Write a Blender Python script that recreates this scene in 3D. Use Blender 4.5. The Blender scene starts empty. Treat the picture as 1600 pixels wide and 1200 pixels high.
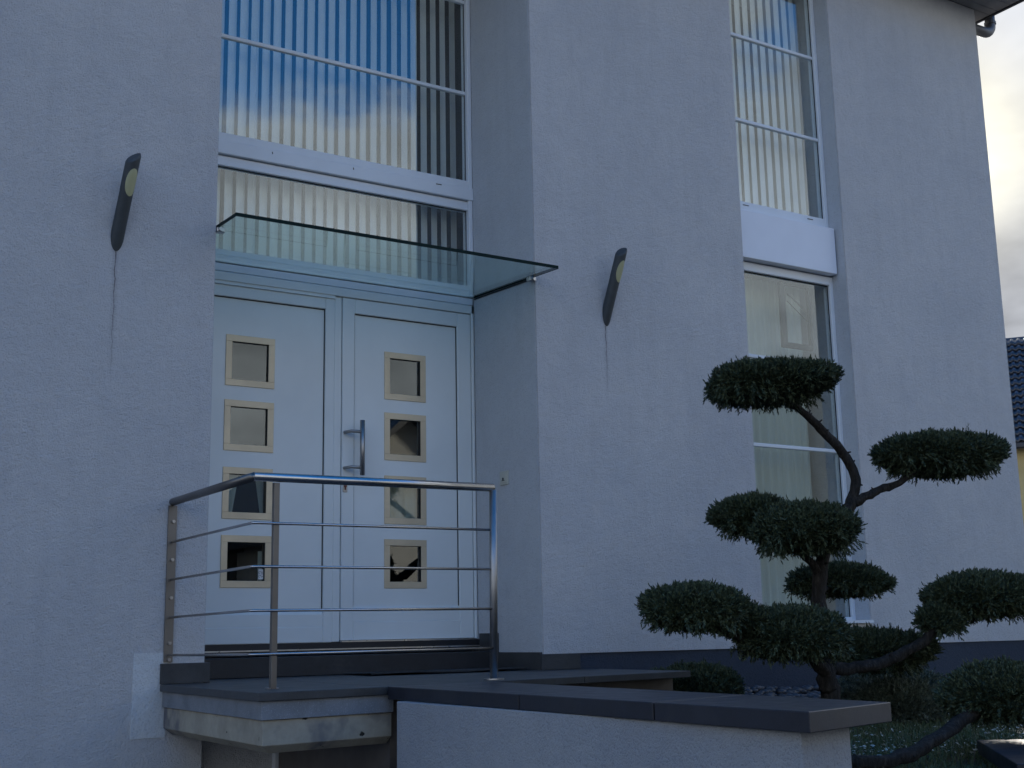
import bpy, math, random
import numpy as np
from mathutils import Vector, Matrix, noise

# ------------------------------------------------------------------ camera, sky, sun, exposure
SC = bpy.context.scene
COL = SC.collection
EYE = 0.226            # eye height above the top of the entrance landing (z = 0); the street is at z = -1.4
YA, PI_, RO = math.radians(32.514), math.radians(11.142), math.radians(-1.0893)
fw = Vector((math.sin(YA)*math.cos(PI_), math.cos(YA)*math.cos(PI_), math.sin(PI_)))
rt = Vector((math.cos(YA), -math.sin(YA), 0)); up = rt.cross(fw)
r2 = math.cos(RO)*rt + math.sin(RO)*up; u2 = -math.sin(RO)*rt + math.cos(RO)*up
cam = bpy.data.cameras.new('camera'); camo = bpy.data.objects.new('camera', cam); COL.objects.link(camo)
cam.sensor_width = 36; cam.lens = 1987.4*36/1600; cam.clip_end = 3000; cam.clip_start = 0.05
M = Matrix.Identity(4)
for i in range(3):
    M[i][0] = r2[i]; M[i][1] = u2[i]; M[i][2] = -fw[i]
M[0][3], M[1][3], M[2][3] = 0, 0, EYE
camo.matrix_world = M; SC.camera = camo

SUN_AZ, SUN_EL = math.radians(52), math.radians(20)   # clockwise from +Y
sund = Vector((math.sin(SUN_AZ)*math.cos(SUN_EL), math.cos(SUN_AZ)*math.cos(SUN_EL), math.sin(SUN_EL)))
SC.view_settings.view_transform = 'Standard'; SC.view_settings.look = 'None'
SC.view_settings.exposure = 1.95; SC.view_settings.gamma = 1; SC.view_settings.use_curve_mapping = False

world = bpy.data.worlds.new('World'); SC.world = world; world.use_nodes = True
def build_world():
    nt = world.node_tree; N = nt.nodes; L = nt.links; N.clear()
    out = N.new('ShaderNodeOutputWorld'); bg = N.new('ShaderNodeBackground'); bg.inputs[1].default_value = 0.1
    sky = N.new('ShaderNodeTexSky'); sky.sky_type = 'NISHITA'; sky.sun_disc = False
    sky.sun_elevation = SUN_EL; sky.sun_rotation = SUN_AZ; sky.ozone_density = 3.0; sky.dust_density = 0.4
    tc = N.new('ShaderNodeTexCoord')
    sep = N.new('ShaderNodeSeparateXYZ'); L.new(tc.outputs['Generated'], sep.inputs[0])
    def m(op, a, b=None, c=None, clamp=False):
        n = N.new('ShaderNodeMath'); n.operation = op; n.use_clamp = clamp
        for i, v in enumerate((a, b, c)):
            if v is None: continue
            if isinstance(v, (int, float)): n.inputs[i].default_value = v
            else: L.new(v, n.inputs[i])
        return n.outputs[0]
    zc = m('MAXIMUM', sep.outputs[2], 0.0)
    den = m('ADD', zc, 0.25)
    cx = m('DIVIDE', sep.outputs[0], den); cy = m('DIVIDE', sep.outputs[1], den)
    cmb = N.new('ShaderNodeCombineXYZ'); L.new(cx, cmb.inputs[0]); L.new(cy, cmb.inputs[1]); cmb.inputs[2].default_value = 101.3
    nz = N.new('ShaderNodeTexNoise'); nz.inputs['Scale'].default_value = 2.2; nz.inputs['Detail'].default_value = 7
    nz.inputs['Roughness'].default_value = 0.52; L.new(cmb.outputs[0], nz.inputs['Vector'])
    nz2 = N.new('ShaderNodeTexNoise'); nz2.inputs['Scale'].default_value = 2.6; nz2.inputs['Detail'].default_value = 5
    L.new(cmb.outputs[0], nz2.inputs['Vector'])
    dt = N.new('ShaderNodeVectorMath'); dt.operation = 'DOT_PRODUCT'; L.new(tc.outputs['Generated'], dt.inputs[0])
    dt.inputs[1].default_value = sund
    sd = m('MAXIMUM', dt.outputs['Value'], 0.0)
    # cloud bank: dense towards the horizon and towards the sun, clear overhead
    hz = m('MULTIPLY', m('SUBTRACT', 0.450, sep.outputs[2]), 2.3)
    v = m('ADD', m('ADD', m('MULTIPLY_ADD', nz.outputs[0], 1.9, -0.45), hz), m('MULTIPLY', m('POWER', sd, 3.0), 1.2))
    mr = N.new('ShaderNodeMapRange'); mr.interpolation_type = 'SMOOTHSTEP'; L.new(v, mr.inputs[0])
    mr.inputs[1].default_value = 0.44; mr.inputs[2].default_value = 0.62
    # cloud colour: grey and warm away from the sun, bright and yellowish round it
    shade = m('MULTIPLY_ADD', nz2.outputs[0], 2.4, -0.2)
    base = N.new('ShaderNodeMix'); base.data_type = 'RGBA'; L.new(m('POWER', sd, 14.0), base.inputs[0])
    base.inputs[6].default_value = (2.2, 2.36, 2.5, 1); base.inputs[7].default_value = (1.4, 1.45, 1.6, 1)
    glow = N.new('ShaderNodeMix'); glow.data_type = 'RGBA'; L.new(m('POWER', sd, 420.0), glow.inputs[0])
    L.new(base.outputs[2], glow.inputs[6]); glow.inputs[7].default_value = (2.9, 2.75, 2.15, 1)
    sc = N.new('ShaderNodeVectorMath'); sc.operation = 'SCALE'; L.new(glow.outputs[2], sc.inputs[0]); L.new(shade, sc.inputs['Scale'])
    hs = N.new('ShaderNodeHueSaturation'); hs.inputs['Saturation'].default_value = 1.35; L.new(sky.outputs[0], hs.inputs['Color'])
    mix = N.new('ShaderNodeMix'); mix.data_type = 'RGBA'; L.new(mr.outputs[0], mix.inputs[0])
    tn = N.new('ShaderNodeMix'); tn.data_type = 'RGBA'; tn.blend_type = 'MULTIPLY'; tn.inputs[0].default_value = 1
    L.new(hs.outputs[0], tn.inputs[6]); tn.inputs[7].default_value = (.98, .80, .88, 1)
    L.new(tn.outputs[2], mix.inputs[6]); L.new(sc.outputs[0], mix.inputs[7])
    L.new(mix.outputs[2], bg.inputs[0]); L.new(bg.outputs[0], out.inputs[0])
build_world()
sun = bpy.data.lights.new('sun', 'SUN'); sun.energy = 1.5; sun.angle = math.radians(10); sun.color = (1, .93, .82)
suno = bpy.data.objects.new('sun', sun); COL.objects.link(suno)
suno.rotation_euler = (-sund).to_track_quat('-Z', 'Y').to_euler()
suno.location = (9, 12, 20)
SC.render.engine = 'CYCLES'
SC.cycles.max_bounces = 8; SC.cycles.transparent_max_bounces = 16; SC.cycles.use_denoising = True

# ------------------------------------------------------------------ materials
MATS = {}
class NT:
    def __init__(s, name):
        s.m = bpy.data.materials.new(name); s.m.use_nodes = True
        s.t = s.m.node_tree; s.N = s.t.nodes; s.L = s.t.links
        s.b = s.N['Principled BSDF']; s.out = s.N['Material Output']; MATS[name] = s.m
        s.geo = s.N.new('ShaderNodeNewGeometry'); s.P = s.geo.outputs['Position']
    def math(s, op, a, b=None, c=None, clamp=False):
        n = s.N.new('ShaderNodeMath'); n.operation = op; n.use_clamp = clamp
        for i, v in enumerate((a, b, c)):
            if v is None: continue
            if isinstance(v, (int, float)): n.inputs[i].default_value = v
            else: s.L.new(v, n.inputs[i])
        return n.outputs[0]
    def noise(s, scale, detail=3, rough=.5, vec=None, stretch=None):
        n = s.N.new('ShaderNodeTexNoise'); n.inputs['Scale'].default_value = scale
        n.inputs['Detail'].default_value = detail; n.inputs['Roughness'].default_value = rough
        v = vec if vec is not None else s.P
        if stretch:
            mp = s.N.new('ShaderNodeVectorMath'); mp.operation = 'MULTIPLY'; s.L.new(v, mp.inputs[0]); mp.inputs[1].default_value = stretch
            v = mp.outputs[0]
        s.L.new(v, n.inputs['Vector']); return n.outputs[0]
    def ramp(s, fac, stops):
        n = s.N.new('ShaderNodeValToRGB'); s.L.new(fac, n.inputs[0]); e = n.color_ramp.elements
        while len(e) < len(stops): e.new(.5)
        for i, (p, c) in enumerate(stops):
            e[i].position = p; e[i].color = (*c, 1) if len(c) == 3 else c
        return n.outputs[0]
    def mix(s, fac, a, b, mode='MIX'):
        n = s.N.new('ShaderNodeMix'); n.data_type = 'RGBA'; n.blend_type = mode
        for i, v in ((0, fac), (6, a), (7, b)):
            if isinstance(v, (int, float)): n.inputs[i].default_value = v
            elif isinstance(v, tuple): n.inputs[i].default_value = (*v, 1)
            else: s.L.new(v, n.inputs[i])
        return n.outputs[2]
    def bump(s, h, strength, dist):
        n = s.N.new('ShaderNodeBump'); n.inputs['Strength'].default_value = strength; n.inputs['Distance'].default_value = dist
        s.L.new(h, n.inputs['Height']); s.L.new(n.outputs[0], s.b.inputs['Normal']); return n
    def set(s, col=None, rough=None, metal=None, spec=None):
        if col is not None:
            if isinstance(col, tuple): s.b.inputs['Base Color'].default_value = (*col, 1)
            else: s.L.new(col, s.b.inputs['Base Color'])
        if rough is not None:
            if isinstance(rough, (int, float)): s.b.inputs['Roughness'].default_value = rough
            else: s.L.new(rough, s.b.inputs['Roughness'])
        if metal is not None: s.b.inputs['Metallic'].default_value = metal
        if spec is not None: s.b.inputs['Specular IOR Level'].default_value = spec
    def band(s, v, lo, hi, soft):   # 1 between lo and hi with soft edges
        a = s.math('DIVIDE', s.math('SUBTRACT', v, lo), soft, clamp=True)
        b = s.math('DIVIDE', s.math('SUBTRACT', hi, v), soft, clamp=True)
        return s.math('MULTIPLY', a, b)

def mat_stucco(name, c0, c1, grain=1.0, streaks=()):
    n = NT(name)
    sep = n.N.new('ShaderNodeSeparateXYZ'); n.L.new(n.P, sep.inputs[0])
    big = n.noise(1.1, 4, .55); mid = n.noise(9, 4, .6)
    col = n.mix(n.ramp(big, [(.32, (0, 0, 0)), (.68, (1, 1, 1))]), c0, c1)
    col = n.mix(n.math('MULTIPLY', n.ramp(mid, [(.38, (0, 0, 0)), (.7, (1, 1, 1))]), .22), col, tuple(x*.78 for x in c0))
    vs = n.noise(2.2, 5, .6, stretch=(5, 5, .35))
    col = n.mix(n.math('MULTIPLY', n.ramp(vs, [(.5, (0, 0, 0)), (.75, (1, 1, 1))]), .12), col, tuple(x*.6 for x in c0))
    g = n.noise(120, 4, .7); g2 = n.noise(34, 3, .6)
    pits = n.ramp(g, [(.36, (1, 1, 1)), (.46, (0, 0, 0))])
    col = n.mix(n.math('MULTIPLY', pits, .38), col, tuple(x*.45 for x in c0))
    for (x, z0, z1, w) in streaks:    # rust and dirt run-off below the lamps
        xn = n.math('ADD', sep.outputs[0], n.math('MULTIPLY', n.math('SUBTRACT', n.noise(14, 2, .5, stretch=(0, 0, 1)), .5), .022))
        core = n.band(xn, x-w, x+w, w*.8)
        halo = n.band(xn, x-w*5, x+w*5, w*4)
        fade = n.math('DIVIDE', n.math('SUBTRACT', sep.outputs[2], z0), z1-z0, clamp=True)
        top = n.math('LESS_THAN', sep.outputs[2], z1+.02)
        brk = n.ramp(n.noise(45, 2, .5, stretch=(.2, .2, 1)), [(.3, (.35, .35, .35)), (.55, (1, 1, 1))])
        a = n.math('MULTIPLY', n.math('MULTIPLY', core, fade), n.math('MULTIPLY', top, brk), clamp=True)
        col = n.mix(n.math('MULTIPLY', a, .92), col, (.07, .05, .05))
        a2 = n.math('MULTIPLY', n.math('MULTIPLY', halo, fade), n.math('MULTIPLY', top, .22), clamp=True)
        col = n.mix(a2, col, (.12, .11, .12))
    n.set(col, .92, spec=.2)
    h = n.math('ADD', n.math('MULTIPLY', g, 1.0), n.math('MULTIPLY', g2, .9))
    n.bump(h, 1.0*grain, .014)
    return n.m
WALLC0, WALLC1 = (.615, .615, .625), (.70, .69, .685)
mat_stucco('wall_stucco', WALLC0, WALLC1, 1.0, ((1.803, 1.55, 2.34, .0045), (5.178, 1.75, 2.30, .0045)))
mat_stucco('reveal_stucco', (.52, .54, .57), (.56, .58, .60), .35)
mat_stucco('patch_stucco', (.67, .69, .70), (.71, .73, .73), .7)
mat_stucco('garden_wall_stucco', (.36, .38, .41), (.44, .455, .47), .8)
mat_stucco('cladding_stucco', (.62, .48, .22), (.70, .55, .27), .4)
mat_stucco('plinth_paint', (.046, .056, .078), (.056, .068, .090), .5)
mat_stucco('pale_render', (.5, .48, .43), (.56, .54, .5), .4)

def simple(name, col, rough=.5, metal=0, spec=.5, var=.12, scale=8, bump=0, bscale=60, bdist=.002):
    n = NT(name)
    v = n.noise(scale, 4, .6)
    f = n.math('MULTIPLY', n.ramp(v, [(.3, (0, 0, 0)), (.7, (1, 1, 1))]), 1)
    c = n.mix(f, tuple(x*(1-var) for x in col), tuple(min(1, x*(1+var)) for x in col))
    n.set(c, rough, metal, spec)
    rr = n.math('ADD', n.math('MULTIPLY', n.noise(scale*3, 3), .18), rough-.09, clamp=True); n.set(rough=rr)
    if bump: n.bump(n.noise(bscale, 3, .6), bump, bdist)
    return n.m
simple('white_pvc', (.72, .76, .80), .38, var=.04, scale=3)
simple('door_paint', (.72, .76, .76), .42, var=.05, scale=1.6)
simple('seal_and_shade_black', (.02, .022, .024), .6)
simple('white_spandrel', (.74, .78, .86), .35, var=.04, scale=2)
simple('threshold_dark', (.012, .013, .017), .45)
simple('aluminium', (.62, .64, .66), .3, 1, var=.05)
simple('lamp_metal', (.055, .066, .074), .5, .25, var=.15, scale=12, bump=.1, bscale=90)
simple('lamp_lens', (.42, .42, .25), .45, var=.06)
simple('bolt_steel', (.45, .45, .46), .3, 1)
simple('switch_plastic', (.52, .52, .45), .4, var=.05)
simple('black_plastic', (.02, .02, .02), .4)
simple('slat_fabric', (.86, .88, .86), .8, var=.04, scale=5, bump=.15, bscale=200, bdist=.0006)
simple('cord_white', (.8, .8, .8), .5)
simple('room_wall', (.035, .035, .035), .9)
simple('room_floor', (.10, .08, .06), .5)
simple('mat_rubber', (.03, .033, .036), .9, var=.35, scale=25, bump=.5, bscale=220, bdist=.003)
simple('downpipe_zinc', (.16, .165, .18), .5, .5, var=.2)
simple('soffit_board', (.28, .275, .28), .6, var=.15)
simple('fascia_board', (.05, .05, .054), .5)
simple('basement_door', (.10, .09, .085), .6)
simple('pipe_dark', (.06, .06, .065), .5, .3)
simple('timber_dark', (.05, .062, .055), .7, var=.2)
simple('red_brown', (.16, .05, .03), .7)
simple('sticker_white', (.75, .75, .75), .5)
simple('pebble_stone', (.05, .052, .06), .55, var=.6, scale=14)

def mat_steel(name, stretch, base=(.54, .53, .53), rough=.25):
    n = NT(name)
    br = n.noise(60, 3, .6, stretch=stretch)
    sm = n.noise(5, 4, .6)
    n.set(n.mix(n.ramp(sm, [(.3, (0, 0, 0)), (.75, (1, 1, 1))]), base, tuple(x*.8 for x in base)),
          n.math('ADD', n.math('MULTIPLY', br, .10), rough-.05), 1)
    n.bump(br, .12, .001); return n.m
mat_steel('steel_horizontal', (.08, 3, 3)); mat_steel('steel_vertical', (3, 3, .08), (.44, .43, .42), .45)
mat_steel('steel_bar', (3, .3, .08), (.21, .20, .19), .42)
mat_steel('steel_trim', (.4, .4, .4), (.68, .58, .42), .5)  # warm reflection of the surroundings put into the beige base colour
MATS['steel_trim'].node_tree.nodes['Principled BSDF'].inputs['Metallic'].default_value = .55

def mat_stone(name, col, rough=.5, sc=10, bump=.25, dirt=.5):
    n = NT(name)
    a = n.noise(sc, 6, .65); b = n.noise(180, 2, .6); d = n.noise(2.5, 5, .7)
    c = n.mix(n.ramp(a, [(.3, (0, 0, 0)), (.72, (1, 1, 1))]), tuple(x*.72 for x in col), tuple(x*1.3 for x in col))
    c = n.mix(n.math('MULTIPLY', n.ramp(b, [(.55, (0, 0, 0)), (.72, (1, 1, 1))]), .35), c, tuple(min(1, x*2.4) for x in col))
    c = n.mix(n.math('MULTIPLY', n.ramp(d, [(.5, (0, 0, 0)), (.7, (1, 1, 1))]), dirt*.5), c, (.13, .125, .115))
    n.set(c, n.math('ADD', n.math('MULTIPLY', a, .3), rough-.15))
    n.bump(n.math('ADD', a, n.math('MULTIPLY', b, .4)), bump, .004); return n.m
mat_stone('landing_granite', (.040, .043, .046), .5, 7)
mat_stone('coping_granite', (.013, .016, .025), .42, 14, .15, .25)
mat_stone('skirting_granite', (.036, .038, .040), .6, 9)
mat_stone('step_granite', (.017, .018, .021), .5, 9)

def mat_concrete():
    n = NT('old_concrete')
    a = n.noise(6, 7, .7); b = n.noise(1.8, 5, .6); c3 = n.noise(70, 3, .6)
    c = n.mix(n.ramp(a, [(.3, (0, 0, 0)), (.7, (1, 1, 1))]), (.27, .25, .20), (.42, .385, .31))
    c = n.mix(n.ramp(b, [(.50, (0, 0, 0)), (.60, (1, 1, 1))]), c, (.13, .13, .145))
    pit = n.ramp(n.noise(22, 2, .5), [(.70, (0, 0, 0)), (.74, (1, 1, 1))])
    c = n.mix(pit, c, (.03, .028, .025))
    n.set(c, .9, spec=.2); n.bump(n.math('SUBTRACT', n.math('ADD', a, n.math('MULTIPLY', c3, .3)), n.math('MULTIPLY', pit, 1)), .5, .006)
mat_concrete()
mat_stone('screed_band', (.19, .205, .225), .8, 4, .3, .5)
mat_stone('street_asphalt', (.06, .06, .062), .85, 3, .4, .3)

def mat_glass(name, ior=.12, tint=(.72, .78, .76), wav=.02, rough=0.0, spread=3.0):
    n = NT(name); n.N.remove(n.b)
    tr = n.N.new('ShaderNodeBsdfTransparent'); tr.inputs[0].default_value = (*tint, 1)
    gl = n.N.new('ShaderNodeBsdfGlossy'); gl.inputs['Roughness'].default_value = rough; gl.inputs[0].default_value = (.97, 1, 1, 1)
    # thin coated pane: Schlick's factor from the viewing angle, the same on both faces of the sheet
    dp = n.N.new('ShaderNodeVectorMath'); dp.operation = 'DOT_PRODUCT'; n.L.new(n.geo.outputs['Normal'], dp.inputs[0]); n.L.new(n.geo.outputs['Incoming'], dp.inputs[1])
    cs = n.math('ABSOLUTE', dp.outputs['Value']); f5 = n.math('POWER', n.math('SUBTRACT', 1.0, cs, clamp=True), 5.0)
    fac = n.math('ADD', n.math('MULTIPLY', f5, 1-ior), ior)
    if wav:
      bf = n.N.new('ShaderNodeBump'); bf.inputs['Strength'].default_value = wav; bf.inputs['Distance'].default_value = .02
      n.L.new(n.noise(spread, 2, .4), bf.inputs['Height']); n.L.new(bf.outputs[0], gl.inputs['Normal'])
    mx = n.N.new('ShaderNodeMixShader'); n.L.new(fac, mx.inputs[0]); n.L.new(tr.outputs[0], mx.inputs[1]); n.L.new(gl.outputs[0], mx.inputs[2])
    n.L.new(mx.outputs[0], n.out.inputs[0]); return n.m
mat_glass('window_glass', .098, (.95, .97, .965), .003)
mat_glass('door_glass', .075, (.85, .87, .85), .0)
mat_glass('canopy_glass', .035, (.85, .93, .91), .004)
n = NT('canopy_edge'); n.set((.003, .016, .015), .5, spec=.1)

def mat_sheer():
    n = NT('sheer_curtain')
    w = n.noise(30, 3, .5, stretch=(1, 1, .02))
    n.set(n.mix(w, (.55, .62, .56), (.84, .88, .81)), .9)
    tl = n.N.new('ShaderNodeBsdfTranslucent'); tl.inputs[0].default_value = (.6, .65, .6, 1)
    mx = n.N.new('ShaderNodeMixShader'); mx.inputs[0].default_value = .3
    n.L.new(n.b.outputs[0], mx.inputs[1]); n.L.new(tl.outputs[0], mx.inputs[2]); n.L.new(mx.outputs[0], n.out.inputs[0])
mat_sheer()
def mat_leaf(name, a, b, c):
    n = NT(name)
    v = n.noise(9, 3, .6); w = n.noise(70, 2, .5)
    col = n.mix(n.ramp(v, [(.35, (0, 0, 0)), (.65, (1, 1, 1))]), a, b)
    col = n.mix(n.ramp(w, [(.50, (0, 0, 0)), (.64, (1, 1, 1))]), col, c)
    if name.startswith('juniper_leaf'):
        br = n.noise(38, 3, .6); col = n.mix(n.math('MULTIPLY', n.ramp(br, [(.60, (0, 0, 0)), (.70, (1, 1, 1))]), .6), col, (.075, .055, .030))
    n.set(col, .6, spec=.3)
    return n.m
mat_leaf('juniper_leaf', (.026, .042, .026), (.046, .066, .036), (.11, .14, .075))
mat_leaf('juniper_leaf_grey', (.065, .088, .07), (.09, .12, .09), (.18, .21, .16))
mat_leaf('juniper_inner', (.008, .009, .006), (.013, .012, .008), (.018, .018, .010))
mat_leaf('grass_blade', (.05, .075, .035), (.075, .11, .048), (.12, .145, .075))
mat_leaf('soil', (.035, .032, .024), (.045, .05, .028), (.03, .04, .02))
simple('frosty_leaf', (.42, .46, .42), .6, var=.4, scale=60)
def mat_bark():
    n = NT('bark')
    a = n.noise(22, 5, .7, stretch=(3, 3, .7)); b = n.noise(90, 3, .6)
    n.set(n.ramp(a, [(.3, (.012, .011, .010)), (.55, (.034, .031, .028)), (.75, (.075, .069, .062))]), .9, spec=.2)
    n.bump(n.math('ADD', a, n.math('MULTIPLY', b, .4)), .9, .012)
mat_bark()
def mat_tile():
    n = NT('glazed_tile')
    a = n.noise(1.3, 4, .6)
    n.set(n.mix(a, (.028, .028, .034), (.055, .055, .065)), .28)
mat_tile()

# ------------------------------------------------------------------ mesh helpers
ORG = {}          # object -> world position of its origin (nothing here is rotated unless said)
class MB:
    def __init__(s): s.v = []; s.f = []; s.mi = []; s.cur = 0
    def add(s, vs, fs):
        o = len(s.v); s.v += [tuple(x) for x in vs]; s.f += [tuple(o+i for i in f) for f in fs]; s.mi += [s.cur]*len(fs); return s
    def box(s, x0, x1, y0, y1, z0, z1, b=0.0):
        if b <= 0:
            vs = [(x, y, z) for x in (x0, x1) for y in (y0, y1) for z in (z0, z1)]
            return s.add(vs, [(0, 1, 3, 2), (4, 6, 7, 5), (0, 4, 5, 1), (2, 3, 7, 6), (0, 2, 6, 4), (1, 5, 7, 3)])
        # chamfered box
        vs = []; idx = {}
        X, Y, Z = (x0, x1), (y0, y1), (z0, z1)
        for i in (0, 1):
            for j in (0, 1):
                for k in (0, 1):
                    sx, sy, sz = (1, -1)[i], (1, -1)[j], (1, -1)[k]
                    for a in range(3):
                        p = [X[i]+sx*b, Y[j]+sy*b, Z[k]+sz*b]; p[a] = (X[i], Y[j], Z[k])[a]
                        idx[(i, j, k, a)] = len(vs); vs.append(tuple(p))
        fs = []
        for k in (0, 1):
            fs.append([idx[(0, 0, k, 2)], idx[(1, 0, k, 2)], idx[(1, 1, k, 2)], idx[(0, 1, k, 2)]])
            fs.append([idx[(0, k, 0, 1)], idx[(1, k, 0, 1)], idx[(1, k, 1, 1)], idx[(0, k, 1, 1)]])
            fs.append([idx[(k, 0, 0, 0)], idx[(k, 1, 0, 0)], idx[(k, 1, 1, 0)], idx[(k, 0, 1, 0)]])
        for i in (0, 1):
            for j in (0, 1):
                fs.append([idx[(i, j, 0, 0)], idx[(i, j, 1, 0)], idx[(i, j, 1, 1)], idx[(i, j, 0, 1)]])
                fs.append([idx[(i, 0, j, 0)], idx[(i, 1, j, 0)], idx[(i, 1, j, 2)], idx[(i, 0, j, 2)]])
                fs.append([idx[(0, i, j, 1)], idx[(1, i, j, 1)], idx[(1, i, j, 2)], idx[(0, i, j, 2)]])
                for k in (0, 1): fs.append([idx[(i, j, k, a)] for a in range(3)])
        return s.add(vs, fs)
    def prism(s, pts, z0, z1, axis='z'):
        """pts: polygon; extruded along axis. axis y: pts are (x,z)"""
        n = len(pts)
        if axis == 'z': vs = [(x, y, z0) for x, y in pts]+[(x, y, z1) for x, y in pts]
        elif axis == 'y': vs = [(x, z0, z) for x, z in pts]+[(x, z1, z) for x, z in pts]
        else: vs = [(z0, a, b) for a, b in pts]+[(z1, a, b) for a, b in pts]
        return s.add(vs, [tuple(range(n))[::-1], tuple(range(n, 2*n))]+[(i, (i+1) % n, n+(i+1) % n, n+i) for i in range(n)])
    def tube(s, pts, rad, seg=12, cap=True, rough=0, seed=0):
        pts = [Vector(p) for p in pts]; n = len(pts)
        if isinstance(rad, (int, float)): rad = [rad]*n
        T = []
        for i in range(n):
            a = pts[max(i-1, 0)]; b = pts[min(i+1, n-1)]; T.append((b-a).normalized())
        ref = Vector((0, 0, 1)) if abs(T[0].z) < .9 else Vector((1, 0, 0))
        rings = []; vs = []
        u = T[0].cross(ref).normalized()
        for i in range(n):
            u = (u - T[i]*u.dot(T[i])).normalized(); w = T[i].cross(u)
            # mitre: widen ring at bends
            for k in range(seg):
                a = 2*math.pi*k/seg; r = rad[i]
                if rough: r *= 1+rough*noise.noise(Vector((math.cos(a)*1.4, math.sin(a)*1.4, i*.35+seed*7.3)))
                d = u*math.cos(a)+w*math.sin(a)
                if 0 < i < n-1:
                    t0 = (pts[i]-pts[i-1]).normalized(); t1 = (pts[i+1]-pts[i]).normalized()
                    bis = (t1-t0)
                    if bis.length > 1e-4:
                        bn = bis.normalized(); c = math.sqrt(max(.2, (1+t0.dot(t1))/2)); d = d+bn*d.dot(bn)*(1/c-1)
                vs.append(pts[i]+d*r)
        fs = []
        for i in range(n-1):
            for k in range(seg):
                a = i*seg+k; b = i*seg+(k+1) % seg; fs.append((a, b, b+seg, a+seg))
        if cap: fs.append(tuple(range(seg))[::-1]); fs.append(tuple((n-1)*seg+k for k in range(seg)))
        return s.add(vs, fs)
    def build(s, name, mats, parent=None, smooth=False, origin=None, bevel=0):
        me = bpy.data.meshes.new(name)
        po = ORG[parent] if parent else Vector((0, 0, 0))
        o = origin if origin is not None else (po if parent else None)
        if o is None:   # origin at base centre of the bounding box
            a = np.array(s.v); o = Vector(((a[:, 0].min()+a[:, 0].max())/2, (a[:, 1].min()+a[:, 1].max())/2, a[:, 2].min()))
        o = Vector(o)
        me.from_pydata([(x-o.x, y-o.y, z-o.z) for x, y, z in s.v], [], s.f)
        if isinstance(mats, str): mats = [mats]
        for m in mats: me.materials.append(MATS[m])
        if len(mats) > 1: me.polygons.foreach_set('material_index', s.mi)
        import bmesh
        bm = bmesh.new(); bm.from_mesh(me); bmesh.ops.recalc_face_normals(bm, faces=bm.faces)
        if bevel:
            bmesh.ops.bevel(bm, geom=[e for e in bm.edges if len(e.link_faces) == 2 and e.calc_face_angle(0) > .6], offset=bevel, segments=1, affect='EDGES', clamp_overlap=True)
        bm.to_mesh(me); bm.free()
        if smooth: me.shade_smooth()
        ob = bpy.data.objects.new(name, me); COL.objects.link(ob)
        ob.location = o-po
        if parent: ob.parent = parent
        ORG[ob] = o
        return ob
def box(name, mat, parent, *a, bevel=0, origin=None): return MB().box(*a).build(name, mat, parent, bevel=bevel, origin=origin)
def thing(name, label, cat, loc, group=None, rz=0):
    o = bpy.data.objects.new(name, None); COL.objects.link(o); o.location = loc; o.rotation_euler.z = rz
    o.empty_display_size = .1; o['label'] = label; o['category'] = cat
    if group: o['group'] = group
    ORG[o] = Vector(loc); return o
def tag(o, label, cat, group=None):
    o['label'] = label; o['category'] = cat
    if group: o['group'] = group
    return o
def struct(o): o['kind'] = 'structure'; return o
def copy_tree(o, parent=None, delta=None):
    c = o.copy(); COL.objects.link(c); c.parent = parent
    ORG[c] = ORG.get(o, Vector((0, 0, 0)))+(Vector(delta) if delta else Vector((0, 0, 0)))
    if delta and parent is None: c.location = Vector(o.location)+Vector(delta)
    for ch in list(o.children): copy_tree(ch, c, delta)
    return c
def copy_part(o, parent, delta):
    """copy of a part (with its sub-parts) under the same or another parent, shifted by delta"""
    c = o.copy(); COL.objects.link(c); c.parent = parent; c.location = Vector(o.location)+Vector(delta); ORG[c] = ORG[o]+Vector(delta)
    for ch in list(o.children): copy_tree(ch, c)
    return c

F, G = 6.9, 7.74        # outer face of the facade; face of the door in its recess
# ------------------------------------------------------------------ ground
g = MB(); g.add([(-900, -900, -1.4), (900, -900, -1.4), (900, 900, -1.4), (-900, 900, -1.4)], [(0, 1, 2, 3)])
struct(g.build('street_ground', 'street_asphalt', origin=(0, 0, -1.4)))
def terr_z(x, y): return -.235+.03*noise.noise(Vector((x*.9, y*.9, 1)))-.052*(6.9-y)-.02*max(0, 3.6-y)
tg = MB(); nx, ny = 60, 44; X0, X1, Y0, Y1 = 2.96, 16, 2.5, F+.02
for j in range(ny+1):
    for i in range(nx+1):
        x = X0+(X1-X0)*i/nx; y = Y0+(Y1-Y0)*j/ny; tg.v.append((x, y, terr_z(x, y)))
for j in range(ny):
    for i in range(nx):
        a = j*(nx+1)+i; tg.f.append((a, a+1, a+nx+2, a+nx+1)); tg.mi.append(0)
tg.add([(X0, Y0, -.32), (X1, Y0, -.32), (X1, Y0, -1.5), (X0, Y0, -1.5)], [(0, 1, 2, 3)])
tg.add([(X1, Y0, -.3), (X1, Y1, -.3), (X1, Y1, -1.5), (X1, Y0, -1.5)], [(0, 1, 2, 3)])
struct(tg.build('garden_ground', 'soil', origin=(6, 5, -.3), smooth=False))

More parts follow.
